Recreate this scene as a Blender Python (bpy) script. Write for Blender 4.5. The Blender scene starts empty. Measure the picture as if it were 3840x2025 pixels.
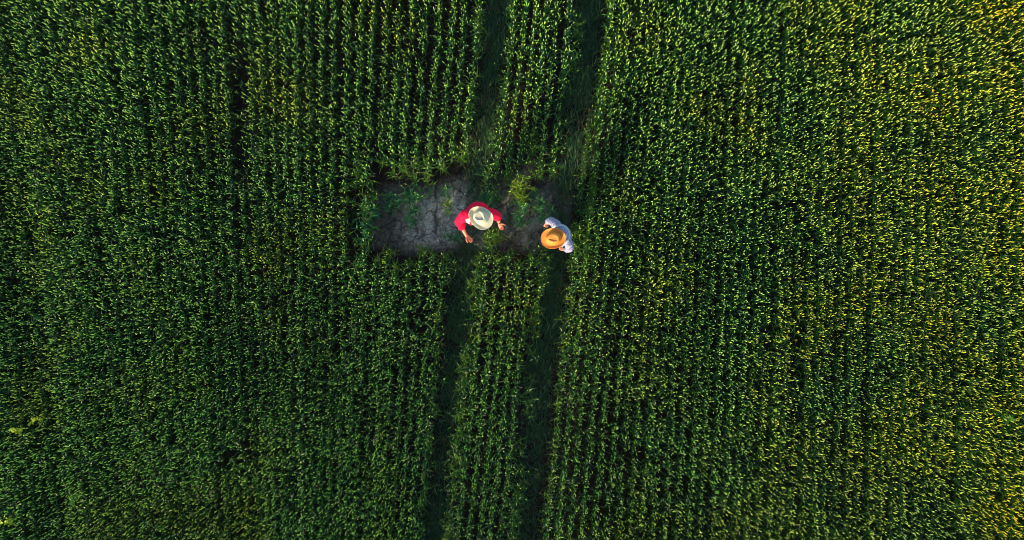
import bpy, bmesh, math, random
import numpy as np
from mathutils import Vector, Matrix, noise
from mathutils.bvhtree import BVHTree

# ------------------------------------------------------------------ camera, sky, sun
SC = bpy.context.scene
COL = SC.collection
CAM_H = 13.85
HALF = math.tan(math.radians(35))
cam_d = bpy.data.cameras.new('camera')
cam = bpy.data.objects.new('camera', cam_d)
COL.objects.link(cam)
cam.location = (0, 0, CAM_H)
cam.rotation_euler = (0, 0, 0)
cam_d.sensor_width = 36
cam_d.lens = 18 / HALF
cam_d.clip_start = 0.1
cam_d.clip_end = 2000
SC.camera = cam

SUN_EL = math.radians(17)
SUN_AZ = math.radians(237)          # picture angle, counter-clockwise from the right edge: lower left
sun_dir = Vector((math.cos(SUN_AZ) * math.cos(SUN_EL), math.sin(SUN_AZ) * math.cos(SUN_EL), math.sin(SUN_EL)))
world = bpy.data.worlds.new('World')
SC.world = world
world.use_nodes = True
wn = world.node_tree
sky = wn.nodes.new('ShaderNodeTexSky')
sky.sky_type = 'NISHITA'
sky.sun_disc = False
sky.sun_elevation = SUN_EL
sky.sun_rotation = math.atan2(sun_dir.x, sun_dir.y)
bg = wn.nodes['Background']
wn.links.new(sky.outputs[0], bg.inputs[0])
bg.inputs[1].default_value = 0.12
sl = bpy.data.lights.new('sun', 'SUN')
sl.energy = 3.6
sl.angle = math.radians(0.5)
sl.color = (1.0, 0.79, 0.48)
sun = bpy.data.objects.new('sun', sl)
COL.objects.link(sun)
sun.rotation_euler = sun_dir.to_track_quat('Z', 'Y').to_euler()
sun.location = sun_dir * 40
SC.view_settings.view_transform = 'Standard'
SC.view_settings.look = 'None'
SC.view_settings.exposure = 1.22
SC.view_settings.gamma = 1.0
SC.cycles.max_bounces = 6
SC.cycles.pixel_filter_type = 'BLACKMAN_HARRIS'
SC.cycles.filter_width = 1.0

RNG = np.random.default_rng(7)
random.seed(11)


def at(px, py, z):
    """A point of the photograph (3840 wide) at height z, in metres."""
    k = HALF * (CAM_H - z) / 1920
    return Vector(((px - 1920) * k, (1012.5 - py) * k, z))


def to_px(x, y, z):
    k = 1920 / (HALF * (CAM_H - z))
    return 1920 + x * k, 1012.5 - y * k


# ------------------------------------------------------------------ helpers
def tag(o, label=None, cat=None, group=None, kind=None):
    if label: o['label'] = label
    if cat: o['category'] = cat
    if group: o['group'] = group
    if kind: o['kind'] = kind
    return o


def empty(name, loc):
    o = bpy.data.objects.new(name, None)
    o.empty_display_size = 0.1
    o.location = loc
    COL.objects.link(o)
    return o


def link(name, me, mats, parent=None, smooth=True):
    o = bpy.data.objects.new(name, me)
    COL.objects.link(o)
    for m in (mats if isinstance(mats, (list, tuple)) else [mats]):
        if m.name not in [x.name for x in me.materials if x]:
            me.materials.append(m)
    if smooth:
        me.polygons.foreach_set('use_smooth', [True] * len(me.polygons))
    if parent:
        o.parent = parent
        o.location = -parent.location       # meshes are built in world space; parents carry no rotation
    return o


def mat(name):
    m = bpy.data.materials.new(name)
    m.use_nodes = True
    nt = m.node_tree
    return m, nt, nt.nodes['Principled BSDF']


def node(nt, kind, **kw):
    n = nt.nodes.new(kind)
    for k, v in kw.items():
        setattr(n, k, v)
    return n


def mix_col(nt, fac, a, b, blend='MIX'):
    n = nt.nodes.new('ShaderNodeMix')
    n.data_type = 'RGBA'
    n.blend_type = blend
    for s, v in ((n.inputs[0], fac), (n.inputs[6], a), (n.inputs[7], b)):
        if hasattr(v, 'is_output'):
            nt.links.new(v, s)
        elif isinstance(v, (tuple, list)):
            s.default_value = (*v, 1)
        else:
            s.default_value = v
    return n.outputs[2]


def ramp(nt, fac, stops):
    n = nt.nodes.new('ShaderNodeValToRGB')
    e = n.color_ramp.elements
    while len(e) < len(stops):
        e.new(0.5)
    for el, (p, c) in zip(e, stops):
        el.position = p
        el.color = (*c, 1) if isinstance(c, (tuple, list)) else (c, c, c, 1)
    nt.links.new(fac, n.inputs[0])
    return n.outputs[0]


def tex_noise(nt, scale, detail=4, vec=None, rough=0.55):
    n = nt.nodes.new('ShaderNodeTexNoise')
    n.inputs['Scale'].default_value = scale
    n.inputs['Detail'].default_value = detail
    n.inputs['Roughness'].default_value = rough
    if vec is not None:
        nt.links.new(vec, n.inputs['Vector'])
    return n.outputs['Fac']


def bump(nt, p, h, strength, dist=0.01):
    b = nt.nodes.new('ShaderNodeBump')
    b.inputs['Strength'].default_value = strength
    b.inputs['Distance'].default_value = dist
    nt.links.new(h, b.inputs['Height'])
    nt.links.new(b.outputs[0], p.inputs['Normal'])


def value_noise(x, y, scale, seed):
    r = np.random.default_rng(seed)
    g = r.random((64, 64))
    u = x / scale + 31.3
    v = y / scale + 17.7
    i, j = np.floor(u).astype(int), np.floor(v).astype(int)
    fu, fv = u - i, v - j
    fu, fv = fu * fu * (3 - 2 * fu), fv * fv * (3 - 2 * fv)
    G = lambda a, b: g[a % 64, b % 64]
    return (G(i, j) * (1 - fu) + G(i + 1, j) * fu) * (1 - fv) + (G(i, j + 1) * (1 - fu) + G(i + 1, j + 1) * fu) * fv


# ------------------------------------------------------------------ plan of the field (outlines read off at crop height)
ZC = 0.6
def outline(pts):
    return np.array([at(a, b, ZC)[:2] for a, b in pts])

def edge(pts):
    a = outline(pts)
    a = a[np.argsort(a[:, 1])]
    return a[:, 1], a[:, 0]

T1L = edge([(1845, -500), (1824, 0), (1809, 149), (1798, 298), (1776, 447), (1761, 559), (1722, 800), (1687, 1049), (1665, 1198), (1650, 1385), (1642, 1571), (1616, 1758), (1597, 1907), (1586, 2025), (1540, 2500)])
T1R = edge([(1950, -500), (1906, 0), (1884, 186), (1865, 335), (1846, 484), (1828, 596), (1798, 800), (1773, 1049), (1765, 1236), (1728, 1385), (1720, 1534), (1702, 1683), (1694, 1832), (1668, 2025), (1625, 2500)])
T2L = edge([(2220, -500), (2174, 0), (2163, 223), (2129, 372), (2118, 559), (2070, 800), (2034, 1086), (2000, 1273), (1978, 1459), (1959, 1646), (1944, 1832), (1933, 2025), (1890, 2500)])
T2R = edge([(2320, -500), (2271, 0), (2234, 372), (2189, 559), (2159, 745), (2127, 1049), (2110, 1310), (2078, 1422), (2062, 1646), (2034, 1795), (2020, 2025), (1980, 2500)])
CLEAR = outline([(1400, 664), (1486, 655), (1561, 664), (1635, 660), (1747, 648), (1830, 680), (1915, 680), (1938, 640), (1962, 608), (1995, 606),
                 (2003, 672), (2095, 676), (2175, 712), (2162, 800), (2150, 940), (1982, 938), (1796, 944), (1710, 944), (1345, 938), (1335, 800), (1372, 700)])


def in_poly(x, y, poly):
    inside = np.zeros(x.shape, bool)
    n = len(poly)
    for i in range(n):
        x0, y0 = poly[i]
        x1, y1 = poly[(i + 1) % n]
        c = ((y0 > y) != (y1 > y))
        xc = (x1 - x0) * (y - y0) / (y1 - y0 + 1e-12) + x0
        inside ^= c & (x < xc)
    return inside


def dist_poly(x, y, poly):
    d = np.full(x.shape, 1e9)
    for i in range(len(poly)):
        a, b = poly[i], poly[(i + 1) % len(poly)]
        ab = b - a
        t = np.clip(((x - a[0]) * ab[0] + (y - a[1]) * ab[1]) / (ab @ ab), 0, 1)
        d = np.minimum(d, np.hypot(x - a[0] - t * ab[0], y - a[1] - t * ab[1]))
    return d


def track_depth(x, y):
    """> 0 inside a wheel track: metres from its nearer edge; < 0 outside."""
    d = np.full(x.shape, -9.0)
    for L, R in ((T1L, T1R), (T2L, T2R)):
        l, r = np.interp(y, *L), np.interp(y, *R)
        d = np.maximum(d, np.minimum(x - l, r - x))
    return d


def clear_depth(x, y):
    d = dist_poly(x, y, CLEAR)
    return np.where(in_poly(x, y, CLEAR), d, -d)


_su = np.array([at(p, 1012, ZC).x for p in (-900, 0, 400, 1100, 1500, 1750, 2100, 2700, 3300, 3840, 4700)])
_ss = np.array([-.12, -.12, -.112, -.02, .06, .105, .112, .045, .02, .015, .015])
def row_slope(u):
    return np.interp(u, _su, _ss)


# ------------------------------------------------------------------ materials
def foliage(name, dark, light, patch=None, transl=0.35, tcol=(0.10, 0.22, 0.02), rough=0.5, spec=0.35, patch_scale=0.55):
    m, nt, p = mat(name)
    oi = node(nt, 'ShaderNodeObjectInfo')
    c = mix_col(nt, oi.outputs['Random'], dark, light)
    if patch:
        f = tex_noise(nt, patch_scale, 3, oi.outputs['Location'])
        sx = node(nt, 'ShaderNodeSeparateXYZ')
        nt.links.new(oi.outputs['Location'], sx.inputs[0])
        xr = node(nt, 'ShaderNodeMapRange')                  # low sun's yellowing towards the right-hand side, put into the crop's colour
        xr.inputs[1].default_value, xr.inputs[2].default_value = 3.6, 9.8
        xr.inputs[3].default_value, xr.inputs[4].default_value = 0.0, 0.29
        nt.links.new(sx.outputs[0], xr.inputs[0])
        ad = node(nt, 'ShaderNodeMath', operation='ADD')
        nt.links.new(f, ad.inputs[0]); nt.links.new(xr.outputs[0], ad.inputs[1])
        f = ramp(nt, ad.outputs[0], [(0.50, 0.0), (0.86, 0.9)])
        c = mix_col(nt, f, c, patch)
    nt.links.new(c, p.inputs['Base Color'])
    p.inputs['Roughness'].default_value = rough
    p.inputs['Specular IOR Level'].default_value = spec
    if transl:
        t = node(nt, 'ShaderNodeBsdfTranslucent')
        t.inputs[0].default_value = (*tcol, 1)
        mx = node(nt, 'ShaderNodeMixShader')
        mx.inputs[0].default_value = transl
        nt.links.new(p.outputs[0], mx.inputs[1])
        nt.links.new(t.outputs[0], mx.inputs[2])
        nt.links.new(mx.outputs[0], nt.nodes['Material Output'].inputs[0])
    return m


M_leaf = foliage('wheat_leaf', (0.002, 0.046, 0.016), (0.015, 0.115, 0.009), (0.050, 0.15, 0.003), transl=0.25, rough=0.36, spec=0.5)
M_edge = foliage('edge_leaf', (0.030, 0.13, 0.022), (0.11, 0.21, 0.012), (0.16, 0.20, 0.004), transl=0.3, rough=0.38)  # lighter leaf for crop margins, their sunlit brightness mixed into the colour
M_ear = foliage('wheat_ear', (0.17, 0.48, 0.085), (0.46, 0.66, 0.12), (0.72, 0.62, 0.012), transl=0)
M_tuft = foliage('tuft_leaf', (0.028, 0.17, 0.070), (0.06, 0.24, 0.06), transl=0.3)
M_grass = foliage('track_grass', (0.035, 0.11, 0.055), (0.06, 0.15, 0.055), transl=0.2)
M_dry = foliage('dry_straw', (0.07, 0.045, 0.025), (0.13, 0.09, 0.045), transl=0.1, tcol=(.1, .07, .02))
M_weed = foliage('weed_leaf', (0.30, 0.46, 0.012), (0.38, 0.52, 0.012), transl=0.35, tcol=(0.3, 0.4, 0.01))
M_weed_d = foliage('weed_leaf_deep', (0.05, 0.20, 0.02), (0.06, 0.22, 0.02), transl=0.35, tcol=(0.1, 0.3, 0.01))


def ground_material():
    m, nt, p = mat('soil')
    geo = node(nt, 'ShaderNodeNewGeometry')
    pos = geo.outputs['Position']
    dry = node(nt, 'ShaderNodeAttribute', attribute_name='dry').outputs['Fac']
    n1 = ramp(nt, tex_noise(nt, 5.5, 8, pos, 0.72), [(0.38, 0.0), (0.60, 1.0)])
    n2 = tex_noise(nt, 26, 5, pos, 0.7)
    n3 = tex_noise(nt, 0.9, 3, pos)
    wob = tex_noise(nt, 5, 3, pos)
    va = node(nt, 'ShaderNodeVectorMath', operation='ADD')
    sc = node(nt, 'ShaderNodeVectorMath', operation='SCALE')
    cmb = node(nt, 'ShaderNodeTexNoise'); cmb.inputs['Scale'].default_value = 6
    nt.links.new(pos, cmb.inputs['Vector'])
    nt.links.new(cmb.outputs['Color'], sc.inputs[0]); sc.inputs['Scale'].default_value = 0.22
    nt.links.new(pos, va.inputs[0]); nt.links.new(sc.outputs[0], va.inputs[1])
    vo = node(nt, 'ShaderNodeTexVoronoi', feature='DISTANCE_TO_EDGE')
    vo.inputs['Scale'].default_value = 4.6
    nt.links.new(va.outputs[0], vo.inputs['Vector'])
    crack = ramp(nt, vo.outputs['Distance'], [(0.0, 0.0), (0.035, 0.7), (0.07, 1.0)])
    pale = mix_col(nt, n1, (0.30, 0.28, 0.21), (0.80, 0.76, 0.62))
    pale = mix_col(nt, ramp(nt, n2, [(0.38, 0.0), (0.62, 1.0)]), mix_col(nt, 0.55, pale, (0.13, 0.115, 0.085)), pale)
    shade_soil = mix_col(nt, n2, (0.016, 0.013, 0.010), (0.042, 0.033, 0.025))  # soil under the crop, darkened in colour to deepen the row-gap shade
    gate = ramp(nt, n3, [(0.40, 0.25), (0.6, 1.0)])
    k = node(nt, 'ShaderNodeMath', operation='MULTIPLY')
    nt.links.new(dry, k.inputs[0]); nt.links.new(gate, k.inputs[1])
    c = mix_col(nt, dry, shade_soil, pale)
    cg = node(nt, 'ShaderNodeMath', operation='MAXIMUM')          # cracks open only here and there
    nt.links.new(crack, cg.inputs[0]); nt.links.new(ramp(nt, wob, [(0.46, 0.0), (0.60, 1.0)]), cg.inputs[1])
    crack = cg.outputs[0]
    green = ramp(nt, tex_noise(nt, 2.1, 6, pos, .7), [(0.55, 0.0), (0.70, 0.6)])
    c = mix_col(nt, green, c, (0.07, 0.085, 0.045))
    c2 = mix_col(nt, crack, mix_col(nt, 0.15, (0.04, 0.033, 0.024), c), c)
    nt.links.new(c2, p.inputs['Base Color'])
    p.inputs['Roughness'].default_value = 0.95
    p.inputs['Specular IOR Level'].default_value = 0.15
    ad = node(nt, 'ShaderNodeMath', operation='MULTIPLY_ADD')
    nt.links.new(crack, ad.inputs[0]); ad.inputs[1].default_value = 0.6
    nt.links.new(n2, ad.inputs[2])
    bump(nt, p, ad.outputs[0], 1.0, 0.035)
    return m

M_soil = ground_material()


# ------------------------------------------------------------------ ground: one sheet, fine where the soil shows
def build_ground():
    def axis(lo, hi, fine, wide, mid):
        a = list(np.arange(lo, hi, fine))
        b = list(np.arange(hi, wide, mid)) + [wide + 1, wide + 4, wide + 12, 60, 150, 400, 900]
        c = list(np.arange(lo - mid, -wide, -mid))[::-1]
        return np.array([-900, -400, -150, -60, -wide - 12, -wide - 4, -wide - 1] + c + a + b)
    X = axis(-3.3, 1.7, 0.035, 14, 0.16)
    Y = axis(0.1, 2.3, 0.035, 9, 0.16)
    gx, gy = np.meshgrid(X, Y, indexing='ij')
    x, y = gx.ravel(), gy.ravel()
    cd, td = clear_depth(x, y), track_depth(x, y)
    near = np.clip(1 - np.maximum(np.abs(x) - 14, np.abs(y) - 9), 0, 1)
    h = 0.05 * (value_noise(x, y, 0.9, 1) - .5) + 0.03 * (value_noise(x, y, 0.22, 2) - .5) + 0.016 * (value_noise(x, y, 0.08, 3) - .5)
    u = x - row_slope(x) * y
    h += 0.014 * np.cos(u / 0.2 * 2 * math.pi) * np.clip(1 - td * 8, 0, 1)
    furrow = np.zeros_like(x)
    for pu in (1460, 1632, 1938):                       # seed furrows seen as dark lines in the bare soil
        f0 = at(pu, 800, 0)
        du = (x - f0.x) - 0.03 * (y - f0.y) - 0.03 * (value_noise(x, y, .3, 8) - .5)
        furrow = np.maximum(furrow, np.exp(-(du / 0.028) ** 2) * (value_noise(x, y, .35, 5) * 1.3))
    h -= 0.045 * furrow * (cd > -.3)
    h -= 0.05 * np.clip(td / 0.12, 0, 1)
    co = np.stack([x, y, h * near], 1)
    nx, ny = len(X), len(Y)
    i, j = np.meshgrid(np.arange(nx - 1), np.arange(ny - 1), indexing='ij')
    a = (i * ny + j).ravel()
    faces = np.stack([a, a + ny, a + ny + 1, a + 1], 1)
    me = bpy.data.meshes.new('ground')
    me.from_pydata(co.tolist(), [], faces.tolist())
    px, py = to_px(x, y, 0)
    # the crusted, dry part of the bare patch
    d = np.clip(cd / 0.34 + 0.10 + 1.3 * (value_noise(x, y, 0.45, 4) - .5), 0, 1)
    d *= np.interp(px, [1430, 1590, 1740, 1820, 2000, 2130], [.0, .9, 1, .35, .45, .15])
    d *= np.clip(1 - 2.4 * np.clip(td, 0, .3), .35, 1)
    d *= np.clip(1.25 - 1.0 * furrow, .15, 1)
    at_ = me.attributes.new('dry', 'FLOAT', 'POINT')
    d = np.maximum(d, .20 * np.clip(cd / .15, 0, 1))
    at_.data.foreach_set('value', np.clip(d, 0, 1).astype(np.float32))
    o = link('ground', me, M_soil)
    tag(o, 'soil of the field, pale and cracked in the bare patch', 'ground', kind='structure')

build_ground()


# ------------------------------------------------------------------ plants
class MB:
    def __init__(self):
        self.v, self.f, self.m = [], [], []

    def build(self, name):
        me = bpy.data.meshes.new(name)
        me.from_pydata(self.v, [], self.f)
        me.polygons.foreach_set('material_index', self.m)
        me.polygons.foreach_set('use_smooth', [True] * len(self.f))
        return me

    def strip(self, pts, widths, sides, mi=0, fold=0.0):
        b = len(self.v)
        for p, w, s in zip(pts, widths, sides):
            if fold:
                n = Vector((0, 0, 1))
                self.v += [tuple(p - s * w + n * w * fold), tuple(p), tuple(p + s * w + n * w * fold)]
            else:
                self.v += [tuple(p - s * w), tuple(p + s * w)]
        k = 3 if fold else 2
        for i in range(len(pts) - 1):
            for c in range(k - 1):
                a = b + i * k + c
                self.f.append((a, a + 1, a + k + 1, a + k))
                self.m.append(mi)

    def blade(self, base, az, length, width, elev, droop, twist=0.0, segs=5, mi=0, fold=0.0, bend=0.0):
        p, e, a = Vector(base), elev, az
        pts, ws, ss = [], [], []
        for i in range(segs + 1):
            t = i / segs
            pts.append(p.copy())
            ws.append(width * 0.5 * max(0.06, (1 - t ** 2.2) * min(1, 0.55 + 2.5 * t)))
            s = Vector((-math.sin(a), math.cos(a), 0))
            d = Vector((math.cos(a) * math.cos(e), math.sin(a) * math.cos(e), math.sin(e)))
            ss.append(Matrix.Rotation(twist * t, 3, d) @ s)
            p = p + d * (length / segs)
            e -= droop / segs * (0.5 + t)
            a += bend / segs
        self.strip(pts, ws, ss, mi, fold)

    def tube(self, pts, radii, n=3, mi=0):
        b = len(self.v)
        for i, (p, r) in enumerate(zip(pts, radii)):
            q = pts[min(i + 1, len(pts) - 1)] - pts[max(i - 1, 0)]
            q.normalize()
            s = q.orthogonal().normalized()
            t = q.cross(s)
            for k in range(n):
                w = 2 * math.pi * k / n
                self.v.append(tuple(p + (s * math.cos(w) + t * math.sin(w)) * r))
        for i in range(len(pts) - 1):
            for k in range(n):
                a, c = b + i * n + k, b + i * n + (k + 1) % n
                self.f.append((a, c, c + n, a + n))
                self.m.append(mi)
        e = b + (len(pts) - 1) * n
        self.f.append(tuple(e + k for k in range(n)))
        self.m.append(mi)

    def ear(self, p, d, length, r, mi=1):
        prof = [0.45, 0.9, 0.78, 1.05, 0.85, 1.02, 0.78, 0.85, 0.5, 0.12]
        n = len(prof)
        self.tube([p + d * (length * i / (n - 1)) for i in range(n)], [r * q for q in prof], 5, mi)


def wheat_plant(R, tall, has_ear, leaves, leaf_len=(0.08, 0.16), lm=0):
    """One stalk standing at the origin: stem, arching leaves, ear."""
    mb = MB()
    az = R.uniform(0, 6.283)
    lean = R.uniform(0, 0.10)
    pts, p, a = [], Vector((0, 0, 0)), 0.0
    for i in range(6):
        pts.append(p.copy())
        a = lean * i / 5
        p = p + Vector((math.sin(a) * math.cos(az), math.sin(a) * math.sin(az), math.cos(a))) * (tall / 5)
    mb.tube(pts, [0.0024, 0.0024, 0.0022, 0.0020, 0.0018, 0.0015], 3, 0)
    for k in range(leaves):
        t = R.uniform(0.45, 0.93) if k else R.uniform(0.78, 0.95)
        q = pts[0].lerp(pts[-1], t)
        mb.blade(q, R.uniform(0, 6.283), R.uniform(*leaf_len), R.uniform(0.010, 0.016), R.uniform(0.5, 1.3), R.uniform(1.0, 3.0),
                 R.uniform(-1.4, 1.4), 5, lm, 0, R.uniform(-1.6, 1.6))
    if has_ear:
        nod = R.uniform(0, 0.45)
        az2 = az + R.uniform(-1, 1)
        d = Vector((math.sin(nod) * math.cos(az2), math.sin(nod) * math.sin(az2), math.cos(nod)))
        mb.ear(pts[-1], d, R.uniform(0.055, 0.078), R.uniform(0.0055, 0.0075))
    return mb


def scatter(name, label, cat, variants, mats, P, rot, scl, idx):
    """One mass of growth: the points carry position, turn, size and kind; geometry nodes set a plant on each."""
    src = bpy.data.collections.new(name + '_kinds')
    for i, mb in enumerate(variants):
        me = mb.build('%s_kind' % name)
        for m in mats:
            me.materials.append(m)
        src.objects.link(bpy.data.objects.new('%s_kind_%02d' % (name, i), me))
    me = bpy.data.meshes.new(name)
    me.from_pydata(P.tolist(), [], [])
    for nm, arr, ty in (('turn', rot, 'FLOAT_VECTOR'), ('size', scl, 'FLOAT_VECTOR')):
        me.attributes.new(nm, ty, 'POINT').data.foreach_set('vector', arr.astype(np.float32).ravel())
    me.attributes.new('sort', 'INT', 'POINT').data.foreach_set('value', idx.astype(np.int32))
    o = bpy.data.objects.new(name, me)
    COL.objects.link(o)
    for m in mats:
        me.materials.append(m)
    g = bpy.data.node_groups.new(name + '_nodes', 'GeometryNodeTree')
    g.interface.new_socket('Geometry', in_out='INPUT', socket_type='NodeSocketGeometry')
    g.interface.new_socket('Geometry', in_out='OUTPUT', socket_type='NodeSocketGeometry')
    gi, go = g.nodes.new('NodeGroupInput'), g.nodes.new('NodeGroupOutput')
    ip = g.nodes.new('GeometryNodeInstanceOnPoints')
    ci = g.nodes.new('GeometryNodeCollectionInfo')
    ci.inputs['Collection'].default_value = src
    ci.inputs['Separate Children'].default_value = True
    ci.inputs['Reset Children'].default_value = True
    def attr(nm, ty):
        a = g.nodes.new('GeometryNodeInputNamedAttribute')
        a.data_type = ty
        a.inputs['Name'].default_value = nm
        return a.outputs['Attribute']
    e2r = g.nodes.new('FunctionNodeEulerToRotation')
    L = g.links.new
    L(gi.outputs[0], ip.inputs['Points'])
    L(ci.outputs[0], ip.inputs['Instance'])
    ip.inputs['Pick Instance'].default_value = True
    L(attr('sort', 'INT'), ip.inputs['Instance Index'])
    L(attr('turn', 'FLOAT_VECTOR'), e2r.inputs[0])
    L(e2r.outputs[0], ip.inputs['Rotation'])
    L(attr('size', 'FLOAT_VECTOR'), ip.inputs['Scale'])
    L(ip.outputs[0], go.inputs[0])
    md = o.modifiers.new('growth', 'NODES')
    md.node_group = g
    tag(o, label, cat, kind='stuff')
    return o


def build_crop():
    R = random.Random(5)
    variants = []
    for i in range(20):
        variants.append(wheat_plant(R, R.uniform(0.60, 0.75), True, 1))
    for i in range(8):
        variants.append(wheat_plant(R, R.uniform(0.55, 0.70), False, 3, (0.08, 0.17)))
    for i in range(8):
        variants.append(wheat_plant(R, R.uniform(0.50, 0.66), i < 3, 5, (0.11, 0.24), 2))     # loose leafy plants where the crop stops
    xs, ys, hs = [], [], []
    u = -14.0
    while u < 14.0:
        r = RNG.random()
        step = 0.182 + 0.028 * RNG.random() + (0.025 if r < 0.08 else 0)
        u += step
        n = int(18 / 0.0118)
        y = np.linspace(-9, 9, n) + RNG.normal(0, .02, n)
        keep = RNG.random(n) < 0.93
        y = y[keep]
        wander = 0.03 * (value_noise(np.full_like(y, u * 7.1), y, 0.8, 21) - .5)
        x = u + row_slope(u) * y + wander + RNG.normal(0, 0.026, len(y))
        xs.append(x); ys.append(y)
        hs.append(np.full(len(y), RNG.normal(0, .035)))
    x, y, hr = map(np.concatenate, (xs, ys, hs))
    jitter = 0.10 * (value_noise(x, y, 0.16, 31) - .5) + RNG.normal(0, .02, len(x))
    rowj = np.repeat(RNG.normal(0, .13, len(xs)), [len(a) for a in xs])      # rows end unevenly at the bare patch
    td, cd = track_depth(x, y) + jitter * .5, clear_depth(x, y) + jitter * 1.5 + rowj + .42 * (value_noise(x, y, .26, 35) - .5)
    gone = value_noise(x, y, 0.5, 33) * .6 + value_noise(x, y, .13, 34) * .4     # thin places
    lane = np.full(len(x), 9.0)                                   # thin seams where a drill row failed
    for pts in ([(230, -300), (255, 0), (330, 700), (420, 1200), (510, 2025), (540, 2300)], [(130, -300), (150, 0), (235, 700), (290, 1100)],
                [(1112, 800), (1108, 1300), (1112, 2300)], [(905, -200), (890, 300), (905, 700)], [(2985, 1200), (2985, 2200)], [(3590, 900), (3560, 2200)]):
        yy, xx = edge(pts)
        lane = np.minimum(lane, np.where((y > yy[0]) & (y < yy[-1]), np.abs(x - np.interp(y, yy, xx)), 9))
    ok = (td < 0) & (cd < 0) & (RNG.random(len(x)) < np.clip((gone - .14) * 9, .45, 1) * (1 - .8 * np.exp(-(lane / .05) ** 2)))
    x, y, hr, td, cd = (a[ok] for a in (x, y, hr, td, cd))
    n = len(x)
    edge_d = np.minimum(-td, -cd)
    size = 1.0 + hr + 0.22 * (value_noise(x, y, 1.7, 41) - .5) + 0.10 * (value_noise(x, y, .45, 42) - .5) + RNG.normal(0, .05, n)
    size *= np.interp(-td, [0, .10, .3], [.92, 1.0, 1.0]) * np.interp(-cd, [0, .1, .28], [.74, .9, 1.0])
    tilt = np.abs(RNG.normal(0, .055, n))
    ta = RNG.uniform(0, 2 * math.pi, n)
    rx, ry = tilt * np.cos(ta), tilt * np.sin(ta)
    e = 0.02                                                     # plants beside a gap lean into it
    for fn in (track_depth, clear_depth):
        gx, gy = fn(x + e, y) - fn(x - e, y), fn(x, y + e) - fn(x, y - e)
        L = np.hypot(gx, gy) + 1e-6
        w = np.exp(-np.clip(-fn(x, y), 0, 9) / .08) * RNG.uniform(0, .38, n)
        ry += w * gx / L
        rx -= w * gy / L
    ry += 0.08 * (value_noise(x, y, 1.3, 51) - .5)
    rx += 0.08 * (value_noise(x, y, 1.3, 52) - .5)
    rot = np.stack([rx, ry, RNG.uniform(0, 2 * math.pi, n)], 1)
    leafy = RNG.random(n) < np.interp(edge_d, [0, .1, .3], [.55, .42, .26])
    idx = np.where(leafy, RNG.integers(20, 28, n), RNG.integers(0, 20, n))
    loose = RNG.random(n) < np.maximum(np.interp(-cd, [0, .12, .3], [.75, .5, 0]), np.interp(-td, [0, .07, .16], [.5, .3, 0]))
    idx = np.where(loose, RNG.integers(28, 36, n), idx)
    P = np.stack([x, y, np.full(n, -.02)], 1)
    scl = np.stack([size] * 3, 1)
    scl[:, 2] *= RNG.uniform(.95, 1.05, n)
    print('wheat stalks', n)
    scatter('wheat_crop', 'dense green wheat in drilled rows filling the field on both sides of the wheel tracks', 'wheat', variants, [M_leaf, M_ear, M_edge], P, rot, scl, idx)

build_crop()


def build_track_grass():
    R = random.Random(9)
    variants = []
    for i in range(10):
        mb = MB()
        dry = i >= 8
        for k in range(9):
            b = (R.gauss(0, .03), R.gauss(0, .05), 0)
            az = math.pi / 2 * R.choice((1, -1)) + R.gauss(0, .75)
            mb.blade(b, az, R.uniform(.12, .30), R.uniform(.005, .010), R.uniform(.25, 1.1), R.uniform(.3, 1.4), R.uniform(-1, 1), 5, 1 if dry or R.random() < .06 else 0, 0, R.uniform(-.8, .8))
        variants.append(mb)
    N = 60000
    x, y = RNG.uniform(-3.5, 3.0, N), RNG.uniform(-9, 9, N)
    td, cd = track_depth(x, y), clear_depth(x, y)
    cover = value_noise(x, y, .55, 61) * .6 + value_noise(x, y, .16, 62) * .4
    pr = np.clip((cover - .22) * 3.4, 0.22, 1) * np.interp(td, [-.08, 0, .08, .25], [0, .8, 1, .85])
    pr *= np.interp(cd, [-.15, .12], [1, .30])
    inclear = (cd > .02) & (td < 0)
    pr = np.where(inclear, .16 * (cover > .44), pr)
    ok = RNG.random(N) < pr * 0.75
    x, y, td, inclear = x[ok], y[ok], td[ok], inclear[ok]
    n = len(x)
    print('grass tufts', n)
    rot = np.stack([RNG.normal(0, .1, n), RNG.normal(0, .1, n), RNG.normal(-.1, .45, n)], 1)
    s = RNG.uniform(.6, 1.25, n) * np.where(inclear, .7, 1)
    idx = np.where(RNG.random(n) < np.where(inclear & (x < 1.0), .40, .08), RNG.integers(8, 10, n), RNG.integers(0, 8, n))
    scatter('grass', 'dark trampled grass and straw lying along the two wheel tracks', 'grass', variants, [M_grass, M_dry],
            np.stack([x, y, np.full(n, -.04)], 1), rot, np.stack([s] * 3, 1), idx)

build_track_grass()


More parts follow.
